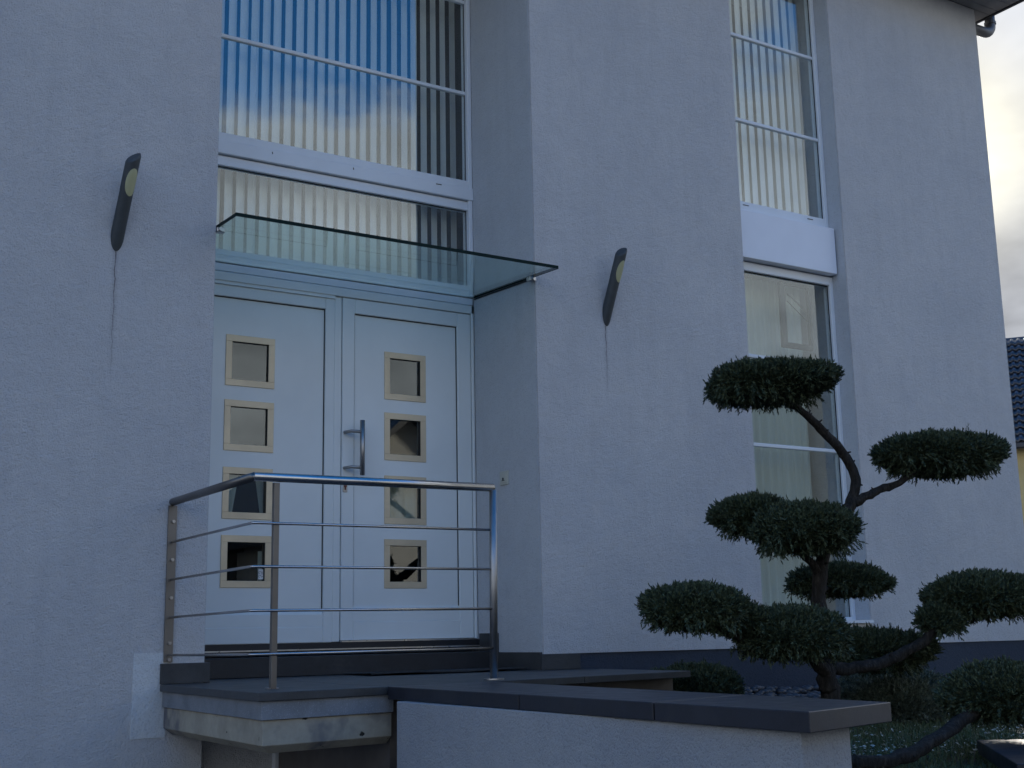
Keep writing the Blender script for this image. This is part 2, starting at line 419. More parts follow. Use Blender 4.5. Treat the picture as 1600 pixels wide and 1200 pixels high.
# ------------------------------------------------------------------ the house
H = thing('house', 'pale grey-blue rendered house with a recessed white double door and tall narrow windows', 'house', (4.0, F, 0))
EZ = 5.855            # underside of the eaves
WB = .10
def wallp(x0, x1, z0, z1): box('wall', 'wall_stucco', H, x0, x1, F, 7.80, z0, z1)
wallp(-2.6, 2.372, -1.5, EZ); wallp(4.600, 6.505, WB, EZ); wallp(7.620, 9.58, WB, EZ)
wallp(6.505, 7.620, WB, .26); wallp(6.505, 7.62, 5.74, EZ); wallp(2.372, 4.6, 5.74, EZ)
# reveal linings (smoother render) just proud of the blocks
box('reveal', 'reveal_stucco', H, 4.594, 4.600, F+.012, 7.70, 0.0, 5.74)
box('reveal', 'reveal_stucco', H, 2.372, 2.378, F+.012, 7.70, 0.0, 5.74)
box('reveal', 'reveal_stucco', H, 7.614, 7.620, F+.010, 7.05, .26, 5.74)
# side, back, floors
box('side_wall', 'wall_stucco', H, 9.40, 9.575, 7.80, 17, -1.5, EZ)
box('side_wall', 'wall_stucco', H, -2.6, -2.4, 7.80, 17, -1.5, EZ)
box('rear_wall', 'wall_stucco', H, -2.6, 9.575, 17, 17.2, -1.5, EZ)
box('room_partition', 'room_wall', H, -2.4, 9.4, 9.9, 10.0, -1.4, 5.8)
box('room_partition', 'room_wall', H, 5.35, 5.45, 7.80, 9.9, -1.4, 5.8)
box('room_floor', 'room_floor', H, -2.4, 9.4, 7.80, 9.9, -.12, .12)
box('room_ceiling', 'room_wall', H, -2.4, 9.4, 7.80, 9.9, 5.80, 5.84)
box('basement_wall', 'wall_stucco', H, 2.372, 9.57, 7.0, 7.8, -1.5, -.13)
box('plinth', 'plinth_paint', H, 4.872, 9.572, F+.012, 7.0, -1.5, WB)
box('plaster_patch', 'patch_stucco', H, 1.985, 2.17, F-.0035, F, -.275, .165)
# roof: two slopes with verge overhang, soffit boards, gutter
def roof():
    x0, x1, y0, y1 = -2.8, 9.80, 6.50, 17.4; h = 2.9
    m = MB(); m.add([(x0-.03, y0-.03, EZ+.16), (x1+.03, y0-.03, EZ+.16), (x1+.03, y1, EZ+.16), (x0-.03, y1, EZ+.16), (x0+5.2, y0+5.2, EZ+h), (x1-5.2, y0+5.2, EZ+h), (x1-5.2, y1-5.2, EZ+h), (x0+5.2, y1-5.2, EZ+h)],
        [(0, 1, 5, 4), (1, 2, 6, 5), (2, 3, 7, 6), (3, 0, 4, 7), (4, 5, 6, 7), (3, 2, 1, 0)]); m.build('roof', 'glazed_tile', H)
    # eave soffit of tongue and groove boards, each a hand wide
    s = MB(); y = y0+.03
    while y < F-.02:
        s.box(x0+.03, x1-.002, y, min(y+.136, F-.003), EZ+.002, EZ+.02, .003); y += .14
    s.box(9.583, x1-.002, F, y1-.1, EZ+.002, EZ+.02); s = s.build('soffit', 'soffit_board', H); s['kind'] = 'stuff'
    MB().box(x1, x1+.025, y0, y1, EZ-.012, EZ+.15).box(x0, x1, y0, y0+.025, EZ-.012, EZ+.15).build('fascia', 'fascia_board', H)
    MB().tube([(x1+.09, y0+.02, EZ+.13), (x1+.09, y1, EZ+.13)], .06, 14).build('gutter', 'downpipe_zinc', H, smooth=True)
    p = [(x1+.12, 6.985, EZ+.10), (x1+.12, 6.985, EZ-.02)]
    for k in range(7):
        a = k/6*math.pi/2; p.append((x1+.12-.10*(1-math.cos(a)), 6.985, EZ-.03-.10*math.sin(a)))
    p += [(9.583, 6.985, EZ-.132)]
    pp = MB().tube(p, .048, 16).build('rain_pipe', 'downpipe_zinc', H, smooth=True)
    MB().tube([(x1+.12, 6.985, EZ-.005), (x1+.12, 6.985, EZ-.028)], .055, 16).build('pipe_collar', 'downpipe_zinc', pp)
roof()
# ---- big hall window over the door
def frame_boxes(m, *bs):
    for b in bs: m.box(*b[:6], .004)
    return m
hw = frame_boxes(MB(), (4.560, 4.594, 7.70, 7.79, 2.64, 5.74), (2.378, 2.42, 7.70, 7.79, 2.64, 5.74),
                 (2.42, 4.560, 7.715, 7.79, 3.300, 3.368), (2.378, 4.594, 7.69, 7.78, 3.374, 3.468), (2.42, 4.560, 7.70, 7.79, 3.468, 3.524),
                 (2.378, 4.594, 7.715, 7.79, 2.58, 2.632), (2.42, 4.560, 7.705, 7.79, 2.638, 2.722), (2.42, 4.56, 7.70, 7.79, 5.68, 5.74))
hw = hw.build('window', 'white_pvc', H); hw['label'] = 'tall window above the door'
box('glass_pane', 'window_glass', hw, 2.41, 4.565, 7.745, 7.7475, 3.515, 5.69)
box('glass_pane', 'window_glass', hw, 2.41, 4.565, 7.747, 7.7495, 2.715, 3.305)
for z in (4.228, 4.972): 
    frame_boxes(MB(), (2.42, 4.560, 7.731, 7.762, z-.014, z+.014)).build('glazing_bar', 'white_pvc', hw)
b = MB()
b.box(2.42, 4.56, 7.738, 7.742, 3.524, 3.529); b.box(2.42, 4.56, 7.738, 7.742, 3.294, 3.300); b.box(4.555, 4.560, 7.738, 7.742, 3.529, 5.68); b.box(4.555, 4.560, 7.738, 7.742, 2.72, 3.294)
b.build('seal', 'seal_and_shade_black', hw)
d = MB()
for x in (3.02, 3.62): d.tube([(x, 7.688, 3.449), (x+.003, 7.6895, 3.434)], .003, 6)
d.box(4.28, 4.325, 7.686, 7.690, 3.447, 3.4515)
d = d.build('drain_cap', 'black_plastic', hw); d['kind'] = 'stuff'
# ---- narrow window to the right (upper and lower part with a spandrel between)
def narrow(z0, z1, bars, lab, topb, botb):
    m = frame_boxes(MB(), (7.575, 7.614, 7.045, 7.12, z0, z1), (6.505, 6.56, 7.045, 7.12, z0, z1), (6.56, 7.575, 7.045, 7.12, z1-topb, z1), (6.56, 7.575, 7.045, 7.12, z0, z0+botb))
    w = m.build('window', 'white_pvc', H); w['label'] = lab
    box('glass_pane', 'window_glass', w, 6.55, 7.58, 7.078, 7.0805, z0+botb-.01, z1-topb+.01)
    for z in bars: frame_boxes(MB(), (6.56, 7.575, 7.062, 7.095, z-.014, z+.014)).build('glazing_bar', 'white_pvc', w)
    MB().box(7.569, 7.575, 7.068, 7.074, z0+botb, z1-topb).box(6.56, 7.569, 7.068, 7.074, z1-topb-.007, z1-topb).build('seal', 'seal_and_shade_black', w)
    return w
narrow(3.43, 5.74, (4.225, 4.957), 'upper part of the narrow window, vertical blinds behind it', .06, .10)
wl = narrow(.26, 3.036, (2.294, 1.605, .92), 'lower part of the narrow window, sheer curtain behind it', .070, .05)
sp = box('spandrel', 'white_spandrel', H, 6.505, 7.598, 6.975, 7.10, 3.045, 3.432, bevel=.004)
v = MB()
for x in (6.70, 7.40): v.box(x-.03, x+.03, 7.041, 7.045, 3.498, 3.503)
v = v.build('vent_slot', 'black_plastic', H); v['kind'] = 'stuff'
box('sill', 'white_pvc', H, 6.505, 7.614, 6.87, 7.045, .262, .285)
# inner sash standing ajar behind the lower pane, with its two stay wires
sash = MB()
for b in ((7.095, 7.150, 2.42, 2.95), (7.400, 7.425, 2.42, 2.95), (7.150, 7.400, 2.42, 2.462), (7.150, 7.400, 2.935, 2.95)): sash.box(b[0], b[1], 7.125, 7.15, b[2], b[3])
sash = sash.build('inner_sash', 'seal_and_shade_black', wl)
MB().tube([(7.16, 7.12, 2.86), (7.27, 7.12, 2.80), (7.405, 7.12, 2.69)], .005, 6).tube([(7.16, 7.12, 2.80), (7.405, 7.12, 2.63)], .003, 6).build('stay_wire', 'black_plastic', wl)

# ---- entrance door
df = MB()
frame_boxes(df, (4.572, 4.594, 7.705, 7.80, .20, 2.574), (2.378, 4.594, 7.705, 7.80, 2.514, 2.574), (3.503, 3.556, 7.722, 7.80, .20, 2.512))
df.box(2.378, 3.503, 7.712, 7.80, 2.493, 2.514)
df = df.build('door_frame', 'door_paint', H)
SQZ = [(1.833, 2.168), (1.411, 1.740), (.976, 1.305), (.546, .873)]
def leaf(x0, x1, z0, z1, px0, px1, pz0, pz1, sx0, sx1, lab, yo):
    m = MB(); b = .004; T0, T1 = yo, 7.79
    m.box(x0, px0, T0, T1, z0, z1, b); m.box(px1, x1, T0, T1, z0, z1, b)
    m.box(px0, px1, T0, T1, z0, pz0, b); m.box(px0, px1, T0, T1, pz1, z1, b)
    lf = m.build('door_leaf', 'door_paint', H); lf['label'] = lab
    p = MB(); Y0, Y1 = yo+.018, 7.785; i = .036
    xs0, xs1 = sx0+i, sx1-i
    p.box(px0, xs0, Y0, Y1, pz0, pz1); p.box(xs1, px1, Y0, Y1, pz0, pz1)
    zz = sorted(SQZ); prev = pz0
    for a, c in zz:
        p.box(xs0, xs1, Y0, Y1, prev, a+i); prev = c-i
    p.box(xs0, xs1, Y0, Y1, prev, pz1)
    p.build('inset_panel', 'door_paint', lf)
    # bevelled weather board along the bottom of the panel
    w = MB(); w.prism([(Y0, pz0+.10), (yo+.003, pz0+.075), (yo+.003, pz0), (Y0, pz0)], px0, px1, 'x'); w.build('bottom_moulding', 'door_paint', lf)
    # dark strips standing in for the gap shadow round the panel
    s = MB(); s.box(px0, px0+.005, yo+.012, Y0, pz0+.1, pz1); s.box(px1-.005, px1, yo+.012, Y0, pz0+.1, pz1); s.box(px0, px1, yo+.012, Y0, pz1-.006, pz1)
    s.build('groove_shade', 'seal_and_shade_black', lf)
    for a, c in SQZ:
        q = MB(); y0 = Y0-.006
        w_ = .043
        q.box(sx0, sx1, y0, Y0+.0, c-w_, c, .0015); q.box(sx0, sx1, y0, Y0, a, a+w_, .0015)
        q.box(sx0, sx0+w_, y0, Y0, a+w_, c-w_, .0015); q.box(sx1-w_, sx1, y0, Y0, a+w_, c-w_, .0015)
        q.build('window_trim', 'steel_trim', lf)
        r = MB(); e = .008
        r.box(xs0, xs0+e, Y0+.001, Y1, a+i, c-i); r.box(xs1-e, xs1, Y0+.001, Y1, a+i, c-i); r.box(xs0, xs1, Y0+.001, Y1, a+i, a+i+e); r.box(xs0, xs1, Y0+.001, Y1, c-i-e, c-i)
        r.build('window_reveal', 'seal_and_shade_black', lf)
        box('window_pane', 'door_glass', lf, xs0+.002, xs1-.002, Y0+.014, Y0+.0165, a+i+.002, c-i-.002)
    return lf
L1 = leaf(2.378, 3.503, .198, 2.493, 2.50, 3.437, .30, 2.416, 2.748, 3.083, 'left door leaf, fixed', 7.722)
L2 = leaf(3.560, 4.568, .208, 2.510, 3.650, 4.457, .33, 2.408, 3.883, 4.207, 'right door leaf with the pull handle', 7.715)
hd = MB(); hx, hy = 3.675, 7.715-.075
hd.tube([(hx, hy, 1.285), (hx, hy, 1.655)], .0165, 16)
for z in (1.578, 1.337): hd.tube([(3.578, 7.716, z), (3.60, hy+.012, z+.001), (hx, hy, z)], .011, 10)
hd.build('pull_handle', 'steel_vertical', L2, smooth=True)
lk = MB(); lk.box(3.567, 3.600, 7.709, 7.715, 1.175, 1.245, .002); lk = lk.build('lock_plate', 'steel_vertical', L2)
k = MB(); k.tube([(3.584, 7.700, 1.215), (3.584, 7.7095, 1.215)], .0085, 14); k.box(3.580, 3.588, 7.704, 7.709, 1.19, 1.21); k.build('lock_cylinder', 'red_brown', L2)
# sticker on the lowest left pane
st = MB(); st.box(3.004, 3.036, 7.7505, 7.7512, .600, .664); st.build('sticker', 'sticker_white', L1)
st = MB()
for (cx, cz) in ((3.014, .642), (3.014, .619)):
    pts = [(cx+.0075*math.cos(a), 7.7502, cz+.0075*math.sin(a)) for a in [i*.7 for i in range(8)]]
    st.tube(pts, .0012, 5)
st.tube([(3.024, 7.7502, .648), (3.031, 7.7502, .645), (3.025, 7.7502, .640), (3.031, 7.7502, .635), (3.024, 7.7502, .631)], .0012, 5)
st.tube([(3.024, 7.7502, .622), (3.031, 7.7502, .618), (3.024, 7.7502, .612)], .0012, 5)
st.build('sticker_print', 'black_plastic', L1)
# threshold and step
box('threshold', 'threshold_dark', H, 2.378, 4.594, 7.66, 7.80, .125, .1975)
MB().box(2.378, 4.594, 7.648, 7.66, .152, .160).box(3.556, 4.575, 7.690, 7.714, .1985, .2065).build('threshold_rail', 'aluminium', H)
box('door_step', 'step_granite', H, 2.378, 4.594, 7.43, 7.655, .001, .118, bevel=.003)
# stone skirting along recess and facade
def sk(*a): box('skirting', 'skirting_granite', H, *a, bevel=.002)
sk(4.572, 4.5935, 6.905, 7.429, .001, .112); sk(4.572, 4.5935, 7.431, 7.655, .119, .238)
sk(4.572, 4.872, 6.882, 6.8995, .001, .100); sk(2.13, 2.400, 6.878, 6.8995, .001, .108); sk(2.3785, 2.400, 6.8998, 7.429, .001, .108)
# basement door seen in the shade below the landing
bd = box('basement_door', 'basement_door', H, 2.86, 3.7, 6.96, 6.999, -1.4, -.28)
box('basement_door_frame', 'white_pvc', H, 2.815, 2.858, 6.95, 6.999, -1.4, -.2)

# ------------------------------------------------------------------ blinds and curtains behind the glass
def blind(x0, x1, y, z0, z1, pitch, ang, label, cord):
    n = int((x1-x0)/pitch); t = thing('vertical_blind', label, 'blind', ((x0+x1)/2, y, z0), 'vertical blinds behind the windows')
    m = MB(); w = .089; a = math.radians(ang)
    for s_ in range(4):     # gently curved slat
        u0, u1 = -w/2+w*s_/4, -w/2+w*(s_+1)/4
        q = lambda u: .006*(1-(2*u/w)**2)
        vs = []
        for uu in (u0, u1):
            for th in (0, .0012):
                for z in (z0, z1): vs.append((uu*math.cos(a)-(q(uu)+th)*math.sin(a), uu*math.sin(a)+(q(uu)+th)*math.cos(a), z))
        m.add(vs, [(0, 1, 5, 4), (2, 6, 7, 3), (0, 4, 6, 2), (1, 3, 7, 5)])
    m.add([m.v[0], m.v[1], m.v[3], m.v[2]], [(0, 1, 2, 3)]); k = len(m.v)
    me_o = MB(); me_o.v = [(x+(x0+x1)/2, yy+y, z) for x, yy, z in m.v]; me_o.f = m.f; me_o.mi = m.mi
    first = me_o.build('slat', 'slat_fabric', t)
    rnd = random.Random(5)
    for i in range(n+1):
        o = first if i == 0 else first.copy()
        if i: COL.objects.link(o); o.parent = t
        o.location.x = x0+pitch*i-(x0+x1)/2+rnd.uniform(-.003, .003); o.rotation_euler.z = math.radians(rnd.uniform(-2.2, 2.2))
    box('head_rail', 'white_pvc', t, x0-.05, x1+.05, y-.02, y+.02, z1+.001, z1+.04)
    if cord: MB().tube([(cord, y-.05, z0), (cord, y-.05, z1)], .0035, 6).build('pull_cord', 'cord_white', t)
blind(2.46, 4.62, 7.90, 2.70, 5.70, .0835, 33, 'tall pale vertical blind behind the big window above the front door', 2.955)
blind(6.46, 7.60, 7.24, 3.46, 5.70, .0900, 19, 'pale vertical blind behind the upper narrow window right of the entrance', None)
def curtain(name, mat, x0, x1, y, z0, z1, amp, per, label, shape=None, seed=0):
    m = MB(); nx = max(8, int((x1-x0)/.012)); nz = 10; T = .0015
    for side in (0, 1):
        for j in range(nz+1):
            for i in range(nx+1):
                u = i/nx; v_ = j/nz; a, b = (x0, x1)
                if shape: a, b = shape(v_)
                x = a+(b-a)*u
                yy = y+amp*math.sin(2*math.pi*(x0+(x1-x0)*u)/per+1.4*noise.noise(Vector((u*6, v_, seed))))+amp*.6*noise.noise(Vector((x*9, v_*.7, seed)))
                m.v.append((x, yy+side*T, z0+(z1-z0)*v_))
    st = (nx+1)*(nz+1)
    for side in (0, 1):
        for j in range(nz):
            for i in range(nx):
                a = side*st+j*(nx+1)+i; m.f.append((a, a+1, a+nx+2, a+nx+1)); m.mi.append(0)
    o = m.build(name, mat, smooth=True); tag(o, label, 'curtain'); return o
curtain('net_curtain', 'sheer_curtain', 6.45, 7.50, 7.30, .30, 3.0, .018, .085, 'long sheer pleated curtain behind the lower narrow window', seed=2)
curtain('net_curtain', 'sheer_curtain', 2.74, 2.90, 7.802, .80, 1.40, .006, .05, 'left half of the parted net curtain in the third pane of the left door leaf', lambda v_: (2.72, 2.80+.10*v_), 3)
curtain('net_curtain', 'sheer_curtain', 2.98, 3.12, 7.802, .80, 1.40, .006, .045, 'right half of the parted net curtain in the third pane of the left door leaf', lambda v_: (3.06-.09*v_, 3.14), 4)
curtain('net_curtain', 'sheer_curtain', 3.02, 3.10, 7.802, .45, .78, .006, .035, 'thin strip of net curtain at the edge of the lowest left door pane', None, 5)
curtain('net_curtain', 'sheer_curtain', 3.90, 4.20, 7.815, .98, 1.40, .014, .11, 'gathered net curtain in the third pane of the right door leaf', None, 6)

# ------------------------------------------------------------------ glass canopy
cn = thing('glass_canopy', 'green-edged glass canopy panel over the front door', 'canopy', (3.49, 7.1, 2.577))
def canopy():
    x0, x1, y0, y1 = 2.384, 4.588, 6.604, 7.69; z0, z1 = 2.573, 2.630; t = .019
    m = MB(); m.prism([(y0+.004, z0), (y1, z1), (y1, z1+t), (y0+.004, z0+t)], x0+.004, x1-.004, 'x'); gp = m.build('glass_panel', 'canopy_glass', cn)
    e = MB(); e.prism([(y0, z0-.001), (y0+.004, z0-.001), (y0+.004, z0+t+.001), (y0, z0+t+.001)], x0, x1, 'x')
    for a, b in ((x0, x0+.004), (x1-.004, x1)): e.prism([(y0+.004, z0-.001), (y1, z1-.001), (y1, z1+t), (y0+.004, z0+t)], a, b, 'x')
    e.build('glass_edge', 'canopy_edge', gp)
    for xa, xb in ((2.3785, 2.3835), (4.5885, 4.5935)):
        MB().prism([(6.92, 2.578), (7.69, 2.616), (7.69, 2.627), (6.92, 2.589)], xa, xb, 'x').build('seal_strip', 'seal_and_shade_black', cn)
    for xc in (2.375, 4.597):
        s_ = 1 if xc < 3 else -1
        MB().box(min(xc, xc+s_*.05), max(xc, xc+s_*.05), 6.885, 6.93, 2.560, 2.588, .003).tube([(xc+s_*.02, 6.89, 2.574), (xc+s_*.02, 6.872, 2.574)], .012, 12).build('bracket', 'bolt_steel', cn)
canopy()

# ------------------------------------------------------------------ wall lamps
def lamp():
    cx, zb, zt = 1.802, 2.33, 2.885; r = .0375
    t = thing('wall_lamp', 'slanted dark tube wall lamp on the wall left of the door, above a long streak', 'lamp', (cx, F, zb), 'slanted tube lamps on the facade')
    # tube axis leans outward; lower end sliced by the wall plane, upper end cut level
    B = Vector((cx, F+.036, zb+.03)); T = Vector((cx+.035, F-.16, zt-.02)); ax = (T-B).normalized()
    u = (Vector((1, 0, 0))-ax*ax.x).normalized(); w = ax.cross(u)
    def ring(fn, n=28):
        out = []
        for k in range(n):
            a = 2*math.pi*k/n; d = u*math.cos(a)*r+w*math.sin(a)*r; out.append(fn(d))
        return out
    def cut_wall(d):
        p = B+d; s_ = (F-.003-p.y)/ax.y
        s_ = max(s_, 0); q = p+ax*s_; return q
    def at(L, tilt=0): return lambda d: B+d+ax*(L+tilt*d.y)
    Ltot = (T-B).length
    m = MB(); n = 28; base = ring(cut_wall)
    rings = [base, ring(lambda d: B+d+ax*max(.33, (cut_wall(d)-B-d).length+.004)), ring(at(.3485))]
    vs = sum(rings, []); fs = [(i*n+k, i*n+(k+1) % n, (i+1)*n+(k+1) % n, (i+1)*n+k) for i in range(2) for k in range(n)]
    fs.append(tuple(range(n))[::-1]); fs.append(tuple(2*n+k for k in range(n))); m.add(vs, fs); m.build('lower_tube', 'lamp_metal', t, smooth=False)
    m = MB(); r2_ = r*1.0
    top = ring(lambda d: B+d*1.03+ax*(Ltot-.012+.25*d.y+.7*d.x)); top2 = ring(lambda d: B+d*.90+ax*(Ltot+.25*d.y+.7*d.x)); lo = ring(lambda d: B+d*1.03+ax*.348)
    vs = lo+top+top2; fs = [(i*n+k, i*n+(k+1) % n, (i+1)*n+(k+1) % n, (i+1)*n+k) for i in range(2) for k in range(n)]
    fs.append(tuple(range(n))[::-1]); fs.append(tuple(2*n+k for k in range(n))); m.add(vs, fs); hdp = m.build('lamp_head', 'lamp_metal', t)
    # oval lens set in the outer side of the head
    m = MB(); nr = 8; ns = 28; vs = []
    dirv = lambda th: u*math.sin(th)+Vector((0, -1, 0)).lerp(Vector((0, -1, 0)), 0)*math.cos(th)
    outn = (Vector((0, -1, 0))-ax*Vector((0, -1, 0)).dot(ax)).normalized()
    for j in range(nr+1):
        rr = j/nr
        for k in range(ns):
            a = 2*math.pi*k/ns; th = .30+rr*.95*math.cos(a); h = rr*.078*math.sin(a)
            dd = outn*math.cos(th)+u*math.sin(th)
            vs.append(B+dd*(r*1.03+.0025*(1-rr**4)+.0006)+ax*(Ltot-.140+h))
    fs = [(j*ns+k, j*ns+(k+1) % ns, (j+1)*ns+(k+1) % ns, (j+1)*ns+k) for j in range(1, nr) for k in range(ns)]
    fs.append(tuple(ns+k for k in range(ns))); m.add(vs, fs); m.build('lens', 'lamp_lens', hdp, smooth=True)
    return t
lp = lamp()
lp2 = copy_tree(lp, None, (3.383, 0, -.04)); lp2['label'] = 'slanted dark tube wall lamp on the wall between the door recess and the narrow window'

# ------------------------------------------------------------------ intercom plate on the reveal
sw = thing('switch_plate', 'small cream key switch plate on the side of the door recess', 'switch', (4.594, 7.318, 1.23))
MB().box(4.582, 4.594, 7.268, 7.368, 1.228, 1.322, .002).build('plate', 'switch_plastic', sw)
MB().box(4.578, 4.582, 7.282, 7.354, 1.242, 1.308, .001).build('rocker', 'switch_plastic', sw)
MB().tube([(4.5775, 7.318, 1.268), (4.5745, 7.318, 1.268)], .009, 12).box(4.5760, 4.578, 7.30, 7.336, 1.254, 1.259).build('key_hole', 'black_plastic', sw)

# ------------------------------------------------------------------ landing
LD = thing('entrance_landing', 'grey granite entrance landing with old concrete edge, projecting in front of the door', 'landing', (3.5, 6.4, 0))
P1, P2, P3, P4 = (2.075, 5.325), (2.755, 5.43), (3.38, 5.535), (4.93, 5.86)
def slab(pts, z0=-.036, z1=0): MB().prism(pts, z0, z1).build('stone_slab', 'landing_granite', LD, bevel=.002)
g_ = .002
slab([P1, (P2[0]-g_, P2[1]), (2.79-g_, 6.876), (2.126, 6.876)])
slab([(P2[0]+g_, P2[1]), (P3[0], P3[1]), (4.04-g_, P3[1]+.138), (4.04-g_, 6.876), (2.79+g_, 6.876)])
slab([(4.04+g_, P3[1]+.139), P4, (4.95, 6.876), (4.04+g_, 6.876)])
slab([(2.38, 6.880), (3.48-g_, 6.880), (3.48-g_, 7.428), (2.38, 7.428)]); slab([(3.48+g_, 6.880), (4.594, 6.880), (4.594, 7.428), (3.48+g_, 7.428)])
MB().prism([(2.098, 5.345), (2.79, 5.456), (2.79, 6.876), (2.14, 6.876)], -.117, -.0365).build('screed_edge', 'screed_band', LD, bevel=.002)
cb = MB(); a = [(2.11, 5.36), (2.786, 5.470), (2.786, 6.87), (2.15, 6.87)]; b_ = [(2.165, 5.42), (2.786, 5.52), (2.786, 6.87), (2.20, 6.87)]
cb.add([(x, y, -.118) for x, y in a]+[(x, y, -.225) for x, y in a]+[(x, y, -.262) for x, y in b_],
       [(0, 1, 2, 3), (8, 9, 10, 11)]+[(i+o, (i+1) % 4+o, (i+1) % 4+o+4, i+o+4) for o in (0, 4) for i in range(4)])
cb.build('concrete_slab', 'old_concrete', LD, bevel=.002)
MB().prism([(2.802, 5.52), (3.4, 5.66), (4.90, 5.99), (4.90, 6.87), (2.802, 6.87)], -1.4, -.0365).build('support_wall', 'basement_door', LD)  # dark material stands in for the shadow gap under the landing edge

# ------------------------------------------------------------------ garden wall with granite coping
GW = thing('garden_wall', 'low grey rendered garden wall with dark granite coping running from the landing', 'wall', (2.9, 4.0, -1.4))
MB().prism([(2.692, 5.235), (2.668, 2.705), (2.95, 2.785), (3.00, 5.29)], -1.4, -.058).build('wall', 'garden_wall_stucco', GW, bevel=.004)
ca = [(2.740, 5.419), (2.627, 2.624)]; cb2 = [(3.345, 5.52), (3.116, 2.765)]
def lerp(a, b, t): return (a[0]+(b[0]-a[0])*t, a[1]+(b[1]-a[1])*t)
for t0, t1 in ((0, .43), (.43, .74), (.74, 1)):
    e = .0012
    MB().prism([lerp(*ca, t0+e), lerp(*ca, t1-e), lerp(*cb2, t1-e), lerp(*cb2, t0+e)], -.0565, .001+.0006*(t0 > .2)).build('coping_stone', 'coping_granite', GW, bevel=.0025)
# low step slab at the lower right corner
S2 = thing('step_slab', 'dark granite step slab in the frosty grass at the lower right', 'slab', (4.6, 2.7, -.3))
c0 = Vector((5.12, 4.05)); dA = Vector((-.70, -.714)); dB = Vector((.81, -.586))
q = [c0, c0+dA*1.1, c0+dA*1.1+dB*1.6, c0+dB*1.6]
MB().prism([(p.x, p.y) for p in q], -.360, -.298).build('coping_stone', 'coping_granite', S2, bevel=.003)
q2 = [c0+dA*.04+dB*.04, c0+dA*1.06+dB*.04, c0+dA*1.06+dB*1.56, c0+dA*.04+dB*1.56]
MB().prism([(p.x, p.y) for p in q2], -1.4, -.3605).build('base_wall', 'garden_wall_stucco', S2)
# door mat with a raised front edge
dm = MB(); nx, nyy = 24, 10
for side in (0, 1):
    for j in range(nyy+1):
        for i in range(nx+1):
            u, v_ = i/nx, j/nyy
            x = 3.42+1.10*u; y = 6.98+.42*v_-.05*math.sin(u*math.pi)*(1-v_)
            lift = .012*(1-v_)**3*(.4+.6*math.sin(u*5+.5)**2)
            dm.v.append((x, y, .002+lift+.010*side))
st_ = (nx+1)*(nyy+1)
for side in (0, 1):
    for j in range(nyy):
        for i in range(nx):
            a = side*st_+j*(nx+1)+i; dm.f.append((a, a+1, a+nx+2, a+nx+1)); dm.mi.append(0)
for i in range(nx): dm.f.append((i, i+1, st_+i+1, st_+i)); dm.mi.append(0)
tag(dm.build('door_mat', 'mat_rubber'), 'dark door mat with a curling front edge lying before the door', 'door mat')

# ------------------------------------------------------------------ stainless railing
RL = thing('railing', 'stainless steel railing with four thin cross bars round the landing corner', 'railing', (2.3, 5.7, 0))
rx0, ry0, rx1 = 2.17, 5.68, 3.49
MB().tube([(rx0, 6.895, .976), (rx0, ry0, .978)], .0215, 18).build('handrail', 'steel_bar', RL, smooth=True)
MB().tube([(rx0, ry0-.0, .979), (rx1+.0, ry0, .985)], .0215, 18).build('handrail', 'steel_horizontal', RL, smooth=True)
MB().tube([(rx0, ry0+.001, .9785), (rx0-.001, ry0, .9785)], .0212, 16).build('handrail_elbow', 'steel_horizontal', RL, smooth=True)
po = MB(); po.tube([(rx1, ry0+.02, .004), (rx1, ry0, .972)], .0205, 18); po = po.build('post', 'steel_vertical', RL, smooth=True)
MB().tube([(rx1, ry0+.02, .0015), (rx1, ry0+.02, .008)], .052, 24).build('base_plate', 'bolt_steel', po)
ps = MB(); ps.box(2.275, 2.303, 5.70, 5.712, .001, .957, .0015); ps.box(2.275, 2.303, 5.685, 5.70, .0, .955, .001); ps = ps.build('post', 'steel_bar', RL)
MB().box(2.262, 2.316, 5.688, 5.728, .0005, .006, .001).build('base_plate', 'bolt_steel', ps)
for i, z in enumerate((.762, .559, .357, .158)):
    MB().tube([(rx0, 6.885, z-.006), (rx0, ry0+.03, z), (rx0+.008, ry0+.008, z), (rx0+.03, ry0, z), (rx1, ry0+.006, z+.002)], .0068, 10).build('cross_bar', 'steel_horizontal', RL, smooth=True)
fb = box('wall_bar', 'steel_bar', RL, rx0-.024, rx0+.024, 6.889, 6.8995, .115, .955)
bo = None
for z in (.868, .66, .455, .215, .128):
    m = MB(); m.tube([(rx0+.004, 6.889, z), (rx0+.004, 6.878, z)], .0095, 6); m.build('bolt', 'bolt_steel', fb)

